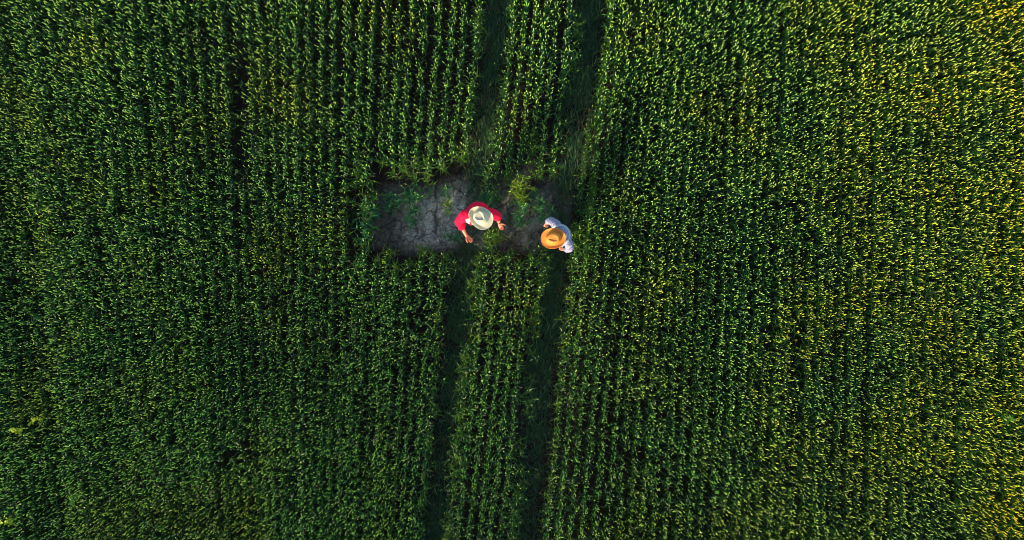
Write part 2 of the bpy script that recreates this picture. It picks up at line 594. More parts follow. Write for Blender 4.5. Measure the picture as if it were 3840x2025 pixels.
# ------------------------------------------------------------------ single tufts left standing in the bare patch
TUFT_GROUP = 'wheat tufts in the bare patch'
def tuft(px, py, h, spread, n, label, ears=0, seed=0, yellow=False, long_=1.0, ax=1.0, ay=1.0):
    R = random.Random(seed)
    c = at(px, py, h * .5)
    root = empty('wheat_tuft', (c.x, c.y, 0))
    tag(root, label, 'wheat plant', TUFT_GROUP)
    mb = MB()
    h *= 1.12
    for k in range(int(n * 1.5)):
        a, r = R.uniform(0, 6.283), abs(R.gauss(0, .75)) * spread
        b = Vector((c.x + r * math.cos(a) * ax, c.y + r * math.sin(a) * ay, 0))
        hh = h * R.uniform(.55, 1.0)
        top = b + Vector((R.gauss(0, .025), R.gauss(0, .025), hh))
        mb.tube([b - Vector((0, 0, .04)), b.lerp(top, .5), top], [.003, .0028, .002], 3, 0)
        for j in range(R.choice((4, 5, 6))):
            q = b.lerp(top, R.uniform(.35, 1))
            mb.blade(q, R.uniform(0, 6.283), R.uniform(.09, .21) * long_, R.uniform(.012, .020), R.uniform(.4, 1.3), R.uniform(.8, 2.6), R.uniform(-1, 1), 6, 0, .35, R.uniform(-1.4, 1.4))
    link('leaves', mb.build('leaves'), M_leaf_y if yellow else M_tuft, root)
    if ears:
        em = MB()
        for k in range(ears):
            a, r = R.uniform(0, 6.283), abs(R.gauss(0, .45)) * spread
            b = Vector((c.x + r * math.cos(a) * ax, c.y + r * math.sin(a) * ay, 0))
            top = b + Vector((R.gauss(0, .03), R.gauss(0, .03), h * R.uniform(.85, 1.1)))
            em.tube([b - Vector((0, 0, .03)), b.lerp(top, .5), top], [.0026, .0024, .0018], 3, 0)
            em.ear(top, (top - b).normalized(), R.uniform(.06, .085), .0085, 0)
        link('ears', em.build('ears'), M_ear, root)

M_leaf_y = foliage('tuft_leaf_sunny', (0.15, 0.27, 0.02), (0.22, 0.31, 0.02), transl=0.35)  # sunlit copy of the tuft leaf, warm sun painted into its yellow

tuft(1374, 800, .50, .20, 16, 'upper, blue-green of two wheat clumps at the left end of the bare patch', 4, 1, ay=1.4)
tuft(1377, 872, .48, .17, 13, 'lower, brighter of two wheat clumps at the left end of the bare patch', 6, 2)
tuft(1462, 766, .22, .22, 9, 'low flattened dark wheat tuft in the upper left of the bare patch', 0, 3, long_=1.2)
tuft(1532, 731, .40, .20, 12, 'leafy wheat tuft just under the upper edge of the bare patch, left of centre', 3, 4)
tuft(1576, 741, .42, .09, 4, 'thin wheat tuft of a few pale tips beside the leafy tuft near the upper edge', 3, 5)
tuft(1556, 786, .33, .15, 8, 'curled green wheat tuft on the pale cracked soil left of the man in red', 0, 6, long_=1.1)
tuft(1544, 829, .36, .17, 9, 'green wheat tuft with yellowish tips, lowest on the pale soil left of the man', 2, 7)
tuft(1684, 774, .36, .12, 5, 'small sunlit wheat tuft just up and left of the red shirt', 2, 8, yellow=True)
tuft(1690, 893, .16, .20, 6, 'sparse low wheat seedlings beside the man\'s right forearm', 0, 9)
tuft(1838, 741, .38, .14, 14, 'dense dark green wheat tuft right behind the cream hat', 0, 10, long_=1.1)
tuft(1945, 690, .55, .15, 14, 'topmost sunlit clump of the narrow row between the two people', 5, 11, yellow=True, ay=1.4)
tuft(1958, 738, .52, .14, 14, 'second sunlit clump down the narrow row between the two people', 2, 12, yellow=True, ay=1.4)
tuft(1962, 780, .45, .13, 11, 'third clump down the narrow row, green with pale curved blades', 2, 13, ay=1.2)
tuft(1948, 818, .32, .12, 8, 'lowest darker clump ending the narrow row between the two people', 0, 14)
tuft(2027, 765, .30, .11, 7, 'small loose wheat tuft above the woman in the striped shirt', 1, 15)
tuft(2033, 800, .32, .14, 11, 'dense blue-green wheat tuft touching the striped sleeve from above', 0, 16)
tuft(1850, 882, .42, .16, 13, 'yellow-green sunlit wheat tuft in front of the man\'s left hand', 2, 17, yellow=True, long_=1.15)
tuft(2010, 722, .20, .12, 4, 'sparse short blades between the narrow row and the right wheel track', 0, 18)
tuft(1664, 715, .30, .15, 6, 'thin pale-tipped wheat tuft at the top of the bare patch near the left wheel track', 2, 19)


def weed(px, py, h, size, label, m, seed):
    R = random.Random(seed)
    c = at(px, py, h)
    root = empty('weed_plant', (c.x, c.y, 0))
    tag(root, label, 'weed', 'broad-leaved weeds in the crop')
    st, lf = MB(), MB()
    tip = Vector((c.x, c.y, h))
    st.tube([Vector((c.x, c.y, -.03)), Vector((c.x + .01, c.y, h * .5)), tip], [.006, .005, .003], 5)
    for k in range(16):
        t = R.uniform(.55, 1)
        b = Vector((c.x, c.y, h * t))
        az = k * 2.4 + R.uniform(-.3, .3)
        # a lobed leaf: a mid blade and side lobes
        Ln = size * R.uniform(.6, 1.1)
        e = R.uniform(.2, .8)
        lf.blade(b, az, Ln, size * .30, e, R.uniform(.3, .9), R.uniform(-.3, .3), 6, 0, .2)
        for s in (-1, 1):
            for q in (.35, .62):
                d = Vector((math.cos(az) * math.cos(e * .7), math.sin(az) * math.cos(e * .7), math.sin(e * .7)))
                lf.blade(b + d * Ln * q, az + s * .9, Ln * .38, size * .16, e * .6, .4, 0, 4, 0, .2)
    link('stem', st.build('stem'), m, root)
    link('leaves', lf.build('leaves'), m, root)

weed(115, 1582, .84, .088, 'bright yellow-green lobed weed, upper right of the two close together by the left edge', M_weed, 1)
weed(43, 1621, .84, .092, 'bright yellow-green lobed weed, lower left of the two close together by the left edge', M_weed, 2)
weed(259, 1880, .84, .10, 'bright green star-shaped weed standing alone in the crop near the lower left corner', M_weed_d, 3)
weed(6, 1965, .86, .11, 'yellow weed cut off by the left edge near the bottom corner', M_weed, 4)
weed(3789, 1571, .86, .14, 'fresh green leafy weed in the crop by the right edge', M_weed_d, 5)


# ------------------------------------------------------------------ people
def skin_material(name, base):
    m, nt, p = mat(name)
    f = tex_noise(nt, 18, 3)
    nt.links.new(mix_col(nt, f, base, tuple(c * 1.15 for c in base)), p.inputs['Base Color'])
    p.inputs['Roughness'].default_value = 0.5
    p.inputs['Subsurface Weight'].default_value = 0.12
    p.inputs['Subsurface Radius'].default_value = (0.012, 0.005, 0.003)
    return m


def cloth_material(name, a, b, rough=0.85, scale=60):
    m, nt, p = mat(name)
    tc = node(nt, 'ShaderNodeTexCoord').outputs['Object']
    f = tex_noise(nt, 9, 4, tc)
    nt.links.new(mix_col(nt, f, a, b), p.inputs['Base Color'])
    p.inputs['Roughness'].default_value = rough
    p.inputs['Specular IOR Level'].default_value = 0.2
    bump(nt, p, tex_noise(nt, scale, 3, tc), 0.35, 0.004)
    return m


def straw_material(name, a, b, thru):
    m, nt, p = mat(name)
    uv = node(nt, 'ShaderNodeAttribute', attribute_name='weave').outputs['Vector']
    w1 = node(nt, 'ShaderNodeTexWave', wave_type='BANDS', bands_direction='X'); w1.inputs['Scale'].default_value = 30
    w2 = node(nt, 'ShaderNodeTexWave', wave_type='BANDS', bands_direction='Y'); w2.inputs['Scale'].default_value = 30
    for w in (w1, w2):
        w.inputs['Distortion'].default_value = 0.6
        nt.links.new(uv, w.inputs['Vector'])
    pr = node(nt, 'ShaderNodeMath', operation='MULTIPLY')
    nt.links.new(w1.outputs['Fac'], pr.inputs[0]); nt.links.new(w2.outputs['Fac'], pr.inputs[1])
    n = tex_noise(nt, 7, 4, node(nt, 'ShaderNodeTexCoord').outputs['Object'])
    c = mix_col(nt, n, a, b)
    c = mix_col(nt, pr.outputs[0], mix_col(nt, 0.25, c, (a[0] * .4, a[1] * .4, a[2] * .4)), c)
    nt.links.new(c, p.inputs['Base Color'])
    p.inputs['Roughness'].default_value = 0.6
    bump(nt, p, pr.outputs[0], 0.3, 0.003)
    t = node(nt, 'ShaderNodeBsdfTranslucent')
    nt.links.new(c, t.inputs[0])
    mx = node(nt, 'ShaderNodeMixShader'); mx.inputs[0].default_value = thru
    nt.links.new(p.outputs[0], mx.inputs[1]); nt.links.new(t.outputs[0], mx.inputs[2])
    nt.links.new(mx.outputs[0], nt.nodes['Material Output'].inputs[0])
    return m


def stripe_material():
    m, nt, p = mat('striped_cotton')
    a = node(nt, 'ShaderNodeAttribute', attribute_name='stripe').outputs['Fac']
    mu = node(nt, 'ShaderNodeMath', operation='MULTIPLY'); mu.inputs[1].default_value = 1 / 0.019
    fr = node(nt, 'ShaderNodeMath', operation='FRACT')
    gt = node(nt, 'ShaderNodeMath', operation='GREATER_THAN'); gt.inputs[1].default_value = 0.42
    nt.links.new(a, mu.inputs[0]); nt.links.new(mu.outputs[0], fr.inputs[0]); nt.links.new(fr.outputs[0], gt.inputs[0])
    nt.links.new(mix_col(nt, gt.outputs[0], (0.52, 0.52, 0.56), (0.04, 0.07, 0.30)), p.inputs['Base Color'])
    p.inputs['Roughness'].default_value = 0.8
    p.inputs['Specular IOR Level'].default_value = 0.2
    return m


M_skin_m = skin_material('skin_tanned', (0.60, 0.19, 0.11))
M_skin_w = skin_material('skin_light', (0.62, 0.24, 0.15))
M_red = cloth_material('red_cotton', (0.90, 0.006, 0.045), (0.72, 0.004, 0.065))
M_white = cloth_material('white_cotton', (0.78, 0.77, 0.74), (0.82, 0.81, 0.79))
M_strap = cloth_material('apron_cotton', (0.36, 0.43, 0.55), (0.42, 0.49, 0.58))
M_jeans = cloth_material('dark_denim', (0.03, 0.045, 0.09), (0.05, 0.07, 0.13))
M_tan = cloth_material('beige_cotton', (0.30, 0.24, 0.17), (0.36, 0.29, 0.21))
M_hair_m = cloth_material('brown_hair', (0.05, 0.03, 0.018), (0.09, 0.055, 0.03), 0.5, 120)
M_hair_w = cloth_material('auburn_hair', (0.10, 0.05, 0.025), (0.16, 0.085, 0.04), 0.45, 120)
M_boot = cloth_material('boot_leather', (0.05, 0.03, 0.02), (0.08, 0.05, 0.03), 0.5)
M_band = cloth_material('dark_leather', (0.025, 0.018, 0.014), (0.04, 0.03, 0.02), 0.5)
M_eye = cloth_material('eye_dark', (0.03, 0.02, 0.015), (0.04, 0.03, 0.02), 0.2)
M_hat_m = straw_material('cream_straw', (0.74, 0.69, 0.47), (0.84, 0.78, 0.54), 0.10)
M_hat_w = straw_material('amber_straw', (0.84, 0.33, 0.05), (0.90, 0.40, 0.07), 0.26)
M_stripe = stripe_material()


class Flesh:
    """Closed lofts that a voxel remesh melts into one skin."""
    def __init__(self):
        self.bm = bmesh.new()

    def loft(self, rings, n=18):
        prev, first = None, None
        for c, u, v in rings:
            cur = [self.bm.verts.new(c + u * math.cos(2 * math.pi * k / n) + v * math.sin(2 * math.pi * k / n)) for k in range(n)]
            if prev:
                for k in range(n):
                    self.bm.faces.new((prev[k], prev[(k + 1) % n], cur[(k + 1) % n], cur[k]))
            else:
                first = cur
            prev = cur
        self.bm.faces.new(list(reversed(first)))
        self.bm.faces.new(prev)

    def limb(self, pts, radii, flat=1.0, ref=None, n=14):
        rings = []
        for i, p in enumerate(pts):
            d = (pts[min(i + 1, len(pts) - 1)] - pts[max(i - 1, 0)]).normalized()
            r0 = ref or (Vector((0, 0, 1)) if abs(d.z) < .9 else Vector((1, 0, 0)))
            u = (r0 - d * r0.dot(d)).normalized()
            v = d.cross(u)
            if i == 0:
                rings.append((p - d * radii[0] * .6, u * radii[0] * .55, v * radii[0] * .55 * flat))
            rings.append((p, u * radii[i], v * radii[i] * flat))
            if i == len(pts) - 1:
                rings.append((p + d * radii[i] * .6, u * radii[i] * .6, v * radii[i] * .6 * flat))
                rings.append((p + d * radii[i] * .9, u * radii[i] * .2, v * radii[i] * .2 * flat))
        self.loft(rings, n)

    def ball(self, c, r, axes=None):
        x, y, z = axes or (Vector((1, 0, 0)), Vector((0, 1, 0)), Vector((0, 0, 1)))
        rx, ry, rz = r if isinstance(r, tuple) else (r, r, r)
        R = []
        for i in range(11):
            t = -math.pi / 2 + math.pi * (i + .25) / 10.5
            R.append((c + z * rz * math.sin(t), x * rx * math.cos(t), y * ry * math.cos(t)))
        self.loft(R, 20)

    def melt(self, name, voxel, smooth=4, wrinkle=0.0, wscale=9, clear=None):
        me = bpy.data.meshes.new(name)
        bmesh.ops.recalc_face_normals(self.bm, faces=self.bm.faces)
        self.bm.to_mesh(me)
        self.bm.free()
        o = bpy.data.objects.new('melt', me)
        COL.objects.link(o)
        r = o.modifiers.new('r', 'REMESH'); r.mode = 'VOXEL'; r.voxel_size = voxel
        s = o.modifiers.new('s', 'SMOOTH'); s.factor = .5; s.iterations = smooth
        dg = bpy.context.evaluated_depsgraph_get()
        out = bpy.data.meshes.new_from_object(o.evaluated_get(dg))
        bpy.data.objects.remove(o)
        bpy.data.meshes.remove(me)
        out.name = name
        if wrinkle or clear:
            bm = bmesh.new(); bm.from_mesh(out); bm.normal_update()
            if wrinkle:
                for v in bm.verts:
                    a = noise.noise(v.co * wscale) + .6 * noise.noise(v.co * wscale * 2.3)
                    rdg = 1 - abs(noise.noise(v.co * wscale * 1.4 + Vector((3, 7, 1)))) * 2
                    v.co += v.normal * wrinkle * (a * .6 + rdg * .6)
            if clear:
                bmesh.ops.delete(bm, geom=[f for f in bm.faces if clear(f.calc_center_median())], context='FACES')
            bm.to_mesh(out); bm.free()
        return out


def hand(F, w, d, pn, side, curl, s=1.0, spread=0.10, thumb_in=0.5):
    """Palm, four fingers, thumb. w wrist, d along the hand, pn out of the palm, side = which way the thumb lies."""
    d = d.normalized()
    pn = (pn - d * pn.dot(d)).normalized()
    lat = d.cross(pn) * side
    F.loft([(w - d * .03 * s, lat * .026 * s, pn * .021 * s), (w, lat * .027 * s, pn * .019 * s), (w + d * .03 * s, lat * .036 * s, pn * .018 * s),
            (w + d * .065 * s, lat * .041 * s, pn * .016 * s), (w + d * .092 * s, lat * .040 * s, pn * .012 * s), (w + d * .100 * s, lat * .034 * s, pn * .006 * s)], 16)
    for i, (o, L, r) in enumerate(((.030, .072, .0092), (.0105, .080, .0096), (-.010, .074, .0092), (-.029, .058, .0080))):
        c = curl[i] if isinstance(curl, (list, tuple)) else curl
        p = w + d * (.088 - abs(o) * .12) * s + lat * o * s
        dd = (d + lat * (o / .03) * spread).normalized()
        ax = dd.cross(pn).normalized()
        pts, a = [p - dd * .012 * s, p], 0.0
        for k, f in enumerate((.45, .32, .23)):
            a += c * (.75, 1.0, .7)[k]
            q = Matrix.Rotation(a, 3, ax) @ dd
            p = p + q * L * f * s
            pts.append(p)
        rr = [r * s, r * s, r * .98 * s, r * .9 * s, r * .72 * s]
        F.limb(pts, rr, 1.0, pn, 10)
    b = w + d * .022 * s + lat * .024 * s + pn * .004 * s
    t1 = b + (d * .55 + lat * .75 + pn * .25 * thumb_in).normalized() * .042 * s
    t2 = t1 + (d * .85 + lat * (.55 - .5 * thumb_in) + pn * .3 * thumb_in).normalized() * .032 * s
    t3 = t2 + (d * .95 + lat * (.25 - .6 * thumb_in) + pn * .3 * thumb_in).normalized() * .024 * s
    F.limb([b, t1, t2, t3], [.015 * s, .0125 * s, .0105 * s, .0078 * s], 1.0, pn, 10)


def head(F, c, fwd, up, s=1.0):
    fwd = (fwd - up * fwd.dot(up)).normalized()
    lat = up.cross(fwd)
    A = (lat, fwd, up)
    P = lambda x, y, z: c + lat * x * s + fwd * y * s + up * z * s
    F.ball(P(0, -.012, .035), (.077 * s, .096 * s, .088 * s), A)         # skull
    F.ball(P(0, .018, -.035), (.060 * s, .070 * s, .085 * s), A)         # face
    F.ball(P(0, .052, -.098), (.028 * s, .028 * s, .022 * s), A)         # chin
    F.limb([P(0, .082, .008), P(0, .098, -.025), P(0, .106, -.040)], [.008 * s, .011 * s, .014 * s], 1.0, lat, 10)   # nose
    F.limb([P(-.022, .081, -.070), P(0, .088, -.068), P(.022, .081, -.070)], [.006 * s, .009 * s, .006 * s], .8, up, 8)  # lips
    F.limb([P(-.048, .068, .020), P(0, .085, .022), P(.048, .068, .020)], [.010 * s, .011 * s, .010 * s], .8, up, 8)     # brow
    for q in (-1, 1):
        F.ball(P(q * .079, -.012, -.015), (.008 * s, .019 * s, .032 * s), A)     # ears
        F.ball(P(q * .040, .055, -.035), (.022 * s, .022 * s, .020 * s), A)      # cheeks
    return P, A


def eyes(parent, P, A):
    for q in (-1, 1):
        F = Flesh()
        F.ball(P(q * .031, .080, .002), (.011, .007, .008), A)
        me = bpy.data.meshes.new('eye')
        F.bm.to_mesh(me); F.bm.free()
        link('eye', me, M_eye, parent)


def hair_cap(parent, P, A, m, low, back):
    F = Flesh()
    F.ball(P(0, -.018, .036), (.083, .097, .092), A)
    F.ball(P(0, -.050, -.010), (.075, .062, .085), A)
    if back:
        F.ball(P(0, -.105, -.055), (.035, .035, .045), A)          # a bun at the nape
    lat, fwd, up = A
    o = P(0, 0, 0)
    def cut(c):
        x = c - o
        y, z = x.dot(fwd), x.dot(up)
        return z < low - .25 * max(0, -y) * 2 + max(0, y) * .9
    link('hair', F.melt('hair', .006, 3, .002, 60, cut), m, parent)


def hat(parent, c, fwd, up, a, b, ca, cb, ch, m, curl_side, curl_back, dip_front, dent, taper, topr=.74, back=.02, dw=.85, dy=0.0):
    """A creased straw hat: teardrop dent and front pinch in the crown, shaped brim. c = centre of the crown's foot."""
    fwd = (fwd - up * fwd.dot(up)).normalized()
    lat = up.cross(fwd)
    N = 72
    rings = []
    def top_z(x, y):
        # teardrop hollow, wide at the back and pointed at the front; x forward, y sideways, both scaled to the crown
        xx = (x + 0.04) / 0.80
        w = dw * max(0.0, 1 - ((xx + .25) / 1.2) ** 2) ** .5 * (1.0 if xx < -.1 else max(.0, 1 - (xx + .1) / 1.25) ** .8)
        if w < 1e-3 or abs(xx) > 1.1:
            k = 0
        else:
            q = abs(y - dy) / w
            k = 1 / (1 + math.exp(min(60, (q - .92) * 22)))
            k *= 1 / (1 + math.exp((-xx - .86) * 14))
        return -dent * k
    for t in np.linspace(0, 1, 22):
        r = []
        for k in range(N):
            th = 2 * math.pi * k / N
            x, y = t * math.cos(th), t * math.sin(th)
            pin = 1 - .24 * math.exp(-((x - .78) / .30) ** 2) * t ** 3          # front pinch narrows the crown
            z = ch * (1 - .10 * t ** 6) + top_z(x, y) + .012 * (-x) * t - ch * .10 * max(0, x) ** 3 * t
            r.append((x * ca * topr - back, y * cb * topr * pin, z))
        rings.append(r)
    for f in (.94, .8, .6, .4, .2, .04):
        rr = topr + .03 + (1.01 - topr - .03) * (1 - f) ** .8
        r = []
        for k in range(N):
            th = 2 * math.pi * k / N
            x, y = math.cos(th), math.sin(th)
            zt = ch * .90 - .012 * x - ch * .10 * max(0, x) ** 3
            pin = 1 - .24 * math.exp(-((x - .78) / .30) ** 2) * f
            r.append((x * ca * rr - back * f, y * cb * rr * pin, zt * f))
        rings.append(r)
    nb = 12
    for i in range(1, nb + 1):
        t = i / nb
        r = []
        for k in range(N):
            th = 2 * math.pi * k / N
            cx, sy = math.cos(th), math.sin(th)
            R0 = Vector((cx * ca * 1.01, sy * cb * 1.01))
            sup = (abs(cx) ** 2.2 + abs(sy) ** 2.2) ** (-1 / 2.2)
            R1 = Vector((cx * a * sup * (1 - taper * .06 * abs(sy)), sy * b * sup * (1 + taper * .10 * cx)))
            p = R0.lerp(R1, t)
            z = curl_side * abs(sy) ** 2.5 * t ** 2.2 + curl_back * max(0, -cx) ** 2 * t ** 2.5 - dip_front * max(0, cx) ** 2 * t ** 1.6 - .004 * math.sin(t * math.pi)
            z += .004 * math.sin(3 * th + 1.3) * t
            if i == nb:
                z += .0015
            r.append((p.x, p.y, z))
        rings.append(r)
    bm = bmesh.new()
    weave = []
    prev = None
    for ri, r in enumerate(rings):
        if ri == 0:
            cur = [bm.verts.new(c + fwd * r[0][0] + lat * r[0][1] + up * r[0][2])] * N
            weave.append((r[0][0], r[0][1], 0))
        else:
            cur = []
            for q in r:
                cur.append(bm.verts.new(c + fwd * q[0] + lat * q[1] + up * q[2]))
                weave.append((q[0] * 1.0, q[1] * 1.0, q[2]))
        if prev:
            for k in range(N):
                k2 = (k + 1) % N
                if ri == 1:
                    bm.faces.new((prev[0], cur[k], cur[k2]))
                else:
                    bm.faces.new((prev[k], cur[k], cur[k2], prev[k2]))
        prev = cur
    me = bpy.data.meshes.new('hat')
    bm.to_mesh(me); bm.free()
    me.attributes.new('weave', 'FLOAT_VECTOR', 'POINT').data.foreach_set('vector', np.array(weave, np.float32).ravel() * 10)
    o = link('hat', me, m, parent)
    s = o.modifiers.new('thickness', 'SOLIDIFY'); s.thickness = .004; s.offset = 0
    # rolled rim
    rim = Flesh()
    pts = [c + fwd * q[0] + lat * q[1] + up * q[2] for q in rings[-1]]
    bm = bmesh.new()
    loops = []
    for i, p in enumerate(pts):
        t = (pts[(i + 1) % N] - pts[i - 1]).normalized()
        u = up
        v = t.cross(u).normalized()
        loops.append([bm.verts.new(p + (u * math.cos(w) + v * math.sin(w)) * .0042) for w in np.linspace(0, 2 * math.pi, 8, endpoint=False)])
    for i in range(N):
        for k in range(8):
            bm.faces.new((loops[i][k], loops[i][(k + 1) % 8], loops[(i + 1) % N][(k + 1) % 8], loops[(i + 1) % N][k]))
    rim.bm.free()
    me2 = bpy.data.meshes.new('brim_edge')
    bm.to_mesh(me2); bm.free()
    me2.attributes.new('weave', 'FLOAT_VECTOR', 'POINT')
    r = link('brim_edge', me2, m, o)
    r.location = (0, 0, 0)
    return o


def legs(F, pel, L, Fw, feet, grow=0.0, foot=True):
    for q, f in zip((-1, 1), feet):
        hip = pel + L * q * .09 + Vector((0, 0, -.03))
        ank = f + Vector((0, 0, .09))
        knee = hip.lerp(ank, .5) + Fw * .03
        F.limb([hip + Vector((0, 0, .03)), hip.lerp(knee, .4), knee, knee.lerp(ank, .35), ank],
               [.088 + grow, .082 + grow, .060 + grow * 1.1, .058 + grow * 1.3, .038 + grow * 1.8], 1.0, Fw, 18)
        if foot:
            F.limb([f + Vector((0, 0, .045)) - Fw * .04, f + Vector((0, 0, .045)) + Fw * .06, f + Vector((0, 0, .03)) + Fw * .15], [.038, .040, .028], 1.1, Vector((0, 0, 1)), 14)


def boots(parent, feet, Fw, m):
    for f in feet:
        F = Flesh()
        up = Vector((0, 0, 1))
        F.limb([f + up * .05 - Fw * .05, f + up * .052 + Fw * .05, f + up * .038 + Fw * .17], [.050, .052, .038], 1.05, up, 16)
        F.limb([f + up * .06, f + up * .13, f + up * .20], [.056, .054, .060], 1.0, Fw, 16)
        link('boot', F.melt('boot', .007, 4), m, parent)


def torso_rings(rows, L, Fw, grow=0.0):
    return [(c, L * (a + grow), Fw * (b + grow)) for c, a, b in rows]


# ---- man in the red shirt
def build_man():
    Z = lambda u, v, z: at(1660 + u / 6.79, 740 + v / 6.79, z)
    up = Vector((0, 0, 1))
    sR, sL = Z(575, 445, 1.41), Z(1190, 395, 1.41)
    L = (sL - sR); L.z = 0; L.normalize()
    Fw = up.cross(L) * -1                     # facing down the picture
    if Fw.y > 0: Fw = -Fw
    mid = (sR + sL) / 2
    pel = Vector((mid.x, mid.y, .95)) - Fw * .10
    neck = Vector((mid.x, mid.y, 1.46)) + Fw * .03
    hc = Z(960, 515, 1.60)
    root = empty('person', (pel.x, pel.y, 0))
    tag(root, 'person in an open red shirt over white and a cream hat, both forearms held out', 'person')
    eR, eL = Z(415, 620, 1.14), Z(1385, 460, 1.14)
    wR, wL = Z(605, 975, 1.05), Z(1440, 660, .95)
    rows = [(pel - up * .05, .15, .105), (pel + up * .02, .165, .118), (pel.lerp(mid, .35), .160, .125), (pel.lerp(mid, .66) + Fw * .040 - L * .03, .178, .142),
            (pel.lerp(mid, .84) + Fw * .050 - L * .045, .190, .138), (mid + up * .005 + Fw * .01, .165, .098), (mid + up * .05 + Fw * .02, .10, .068), (mid + up * .07 + Fw * .025, .062, .058)]
    feet = [pel - L * .13 + Fw * .02, pel + L * .12 + Fw * .10]
    for f in feet: f.z = 0.0
    hf = Vector((.81, -.58, 0))
    hup = (up + hf * .16).normalized()
    F = Flesh()
    F.loft(torso_rings(rows, L, Fw))
    F.limb([mid + up * .03 + Fw * .015, neck + up * .03, hc - hup * .05 - hf * .01], [.062, .057, .056], 1.0, Fw, 16)
    P, A = head(F, hc, hf, hup)
    for s, e, w, q in ((sR, eR, wR, -1), (sL, eL, wL, 1)):
        F.limb([s - L * q * .03, s, s.lerp(e, .5), e], [.060, .058, .046, .041], 1.0, up, 14)
        F.limb([e, e.lerp(w, .3), e.lerp(w, .75), w], [.041, .042, .032, .027], 1.0, up, 14)
    dR = (Z(735, 1120, .99) - wR)
    hand(F, wR, dR, Vector((.35, .15, 1)), -1 if dR.normalized().cross(Vector((0, 0, 1))).dot(Vector((-1, -.4, 0))) < 0 else 1, (.50, .62, .72, .80), 1.0, .04, .35)
    dL = (Z(1535, 850, .90) - wL)
    hand(F, wL, dL, Vector((-.25, .25, 1)), -1 if dL.normalized().cross(Vector((0, 0, 1))).dot(Vector((1, 0, 0))) < 0 else 1, (.75, .82, .86, .9), 1.0, .06, -.2)
    legs(F, pel, L, Fw, feet)
    link('body', F.melt('body', .0038, 3), M_skin_m, root)
    eyes(root, P, A)
    hair_cap(root, P, A, M_hair_m, -.03, False)
    # white undershirt
    U = Flesh()
    U.loft(torso_rings(rows[:-1], L, Fw, .010))
    link('undershirt', U.melt('undershirt', .008, 3, .002, 14), M_white, root)
    # open red shirt with rolled sleeves
    S = Flesh()
    S.loft(torso_rings(rows[:-1], L, Fw, .026))
    for s, e, w, q, cuff in ((sR, eR, wR, -1, .40), (sL, eL, wL, 1, .32)):
        c = e.lerp(w, cuff)
        S.limb([s - L * q * .05, s, s.lerp(e, .55), e, c], [.078, .086, .082, .076, .062], 1.0, up, 16)
        d = (w - e).normalized()
        S.limb([c - d * .035, c, c + d * .004], [.065, .068, .064], 1.0, up, 16)
    def opening(c):
        x = c - mid
        lf, la = x.dot(Fw), x.dot(L)
        return lf > .075 and (-.215 < la < -.14 or -.115 < la < .03) and .9 < c.z < 1.45
    me = S.melt('shirt', .007, 3, .011, 12, opening)
    so = link('shirt', me, M_red, root)
    # collar
    bm = bmesh.new()
    rr = []
    nc = neck + up * .02
    for k in range(25):
        th = math.radians(-125 + 250 * k / 24)
        d = -Fw * math.cos(th) + L * math.sin(th)
        rr.append((bm.verts.new(nc + d * .070 + up * .03), bm.verts.new(nc + d * .105 - up * .022 - Fw * 0)))
    for a, b in zip(rr, rr[1:]):
        bm.faces.new((a[0], a[1], b[1], b[0]))
    cm = bpy.data.meshes.new('collar'); bm.to_mesh(cm); bm.free()
    co = link('collar', cm, M_red, so); co.location = (0, 0, 0)
    md = co.modifiers.new('thickness', 'SOLIDIFY'); md.thickness = .006
    # trousers, belt, boots
    T = Flesh()
    T.loft(torso_rings(rows[:3], L, Fw, .013))
    legs(T, pel, L, Fw, feet, .016, False)
    link('trousers', T.melt('trousers', .009, 3, .006, 10, lambda c: c.z < .05), M_jeans, root)
    boots(root, feet, Fw, M_boot)
    # dark strap round the left wrist
    W = Flesh()
    d = (wL - eL).normalized()
    p = wL - d * .022
    W.limb([p - d * .007, p + d * .007], [.0325, .0325], 1.0, up, 18)
    link('wristband', W.melt('wristband', .004, 1), M_band, root)
    hat(root, hc + hup * .062, hf, hup, .220, .172, .132, .110, .112, M_hat_m, .020, .045, .012, .021, 1.0)


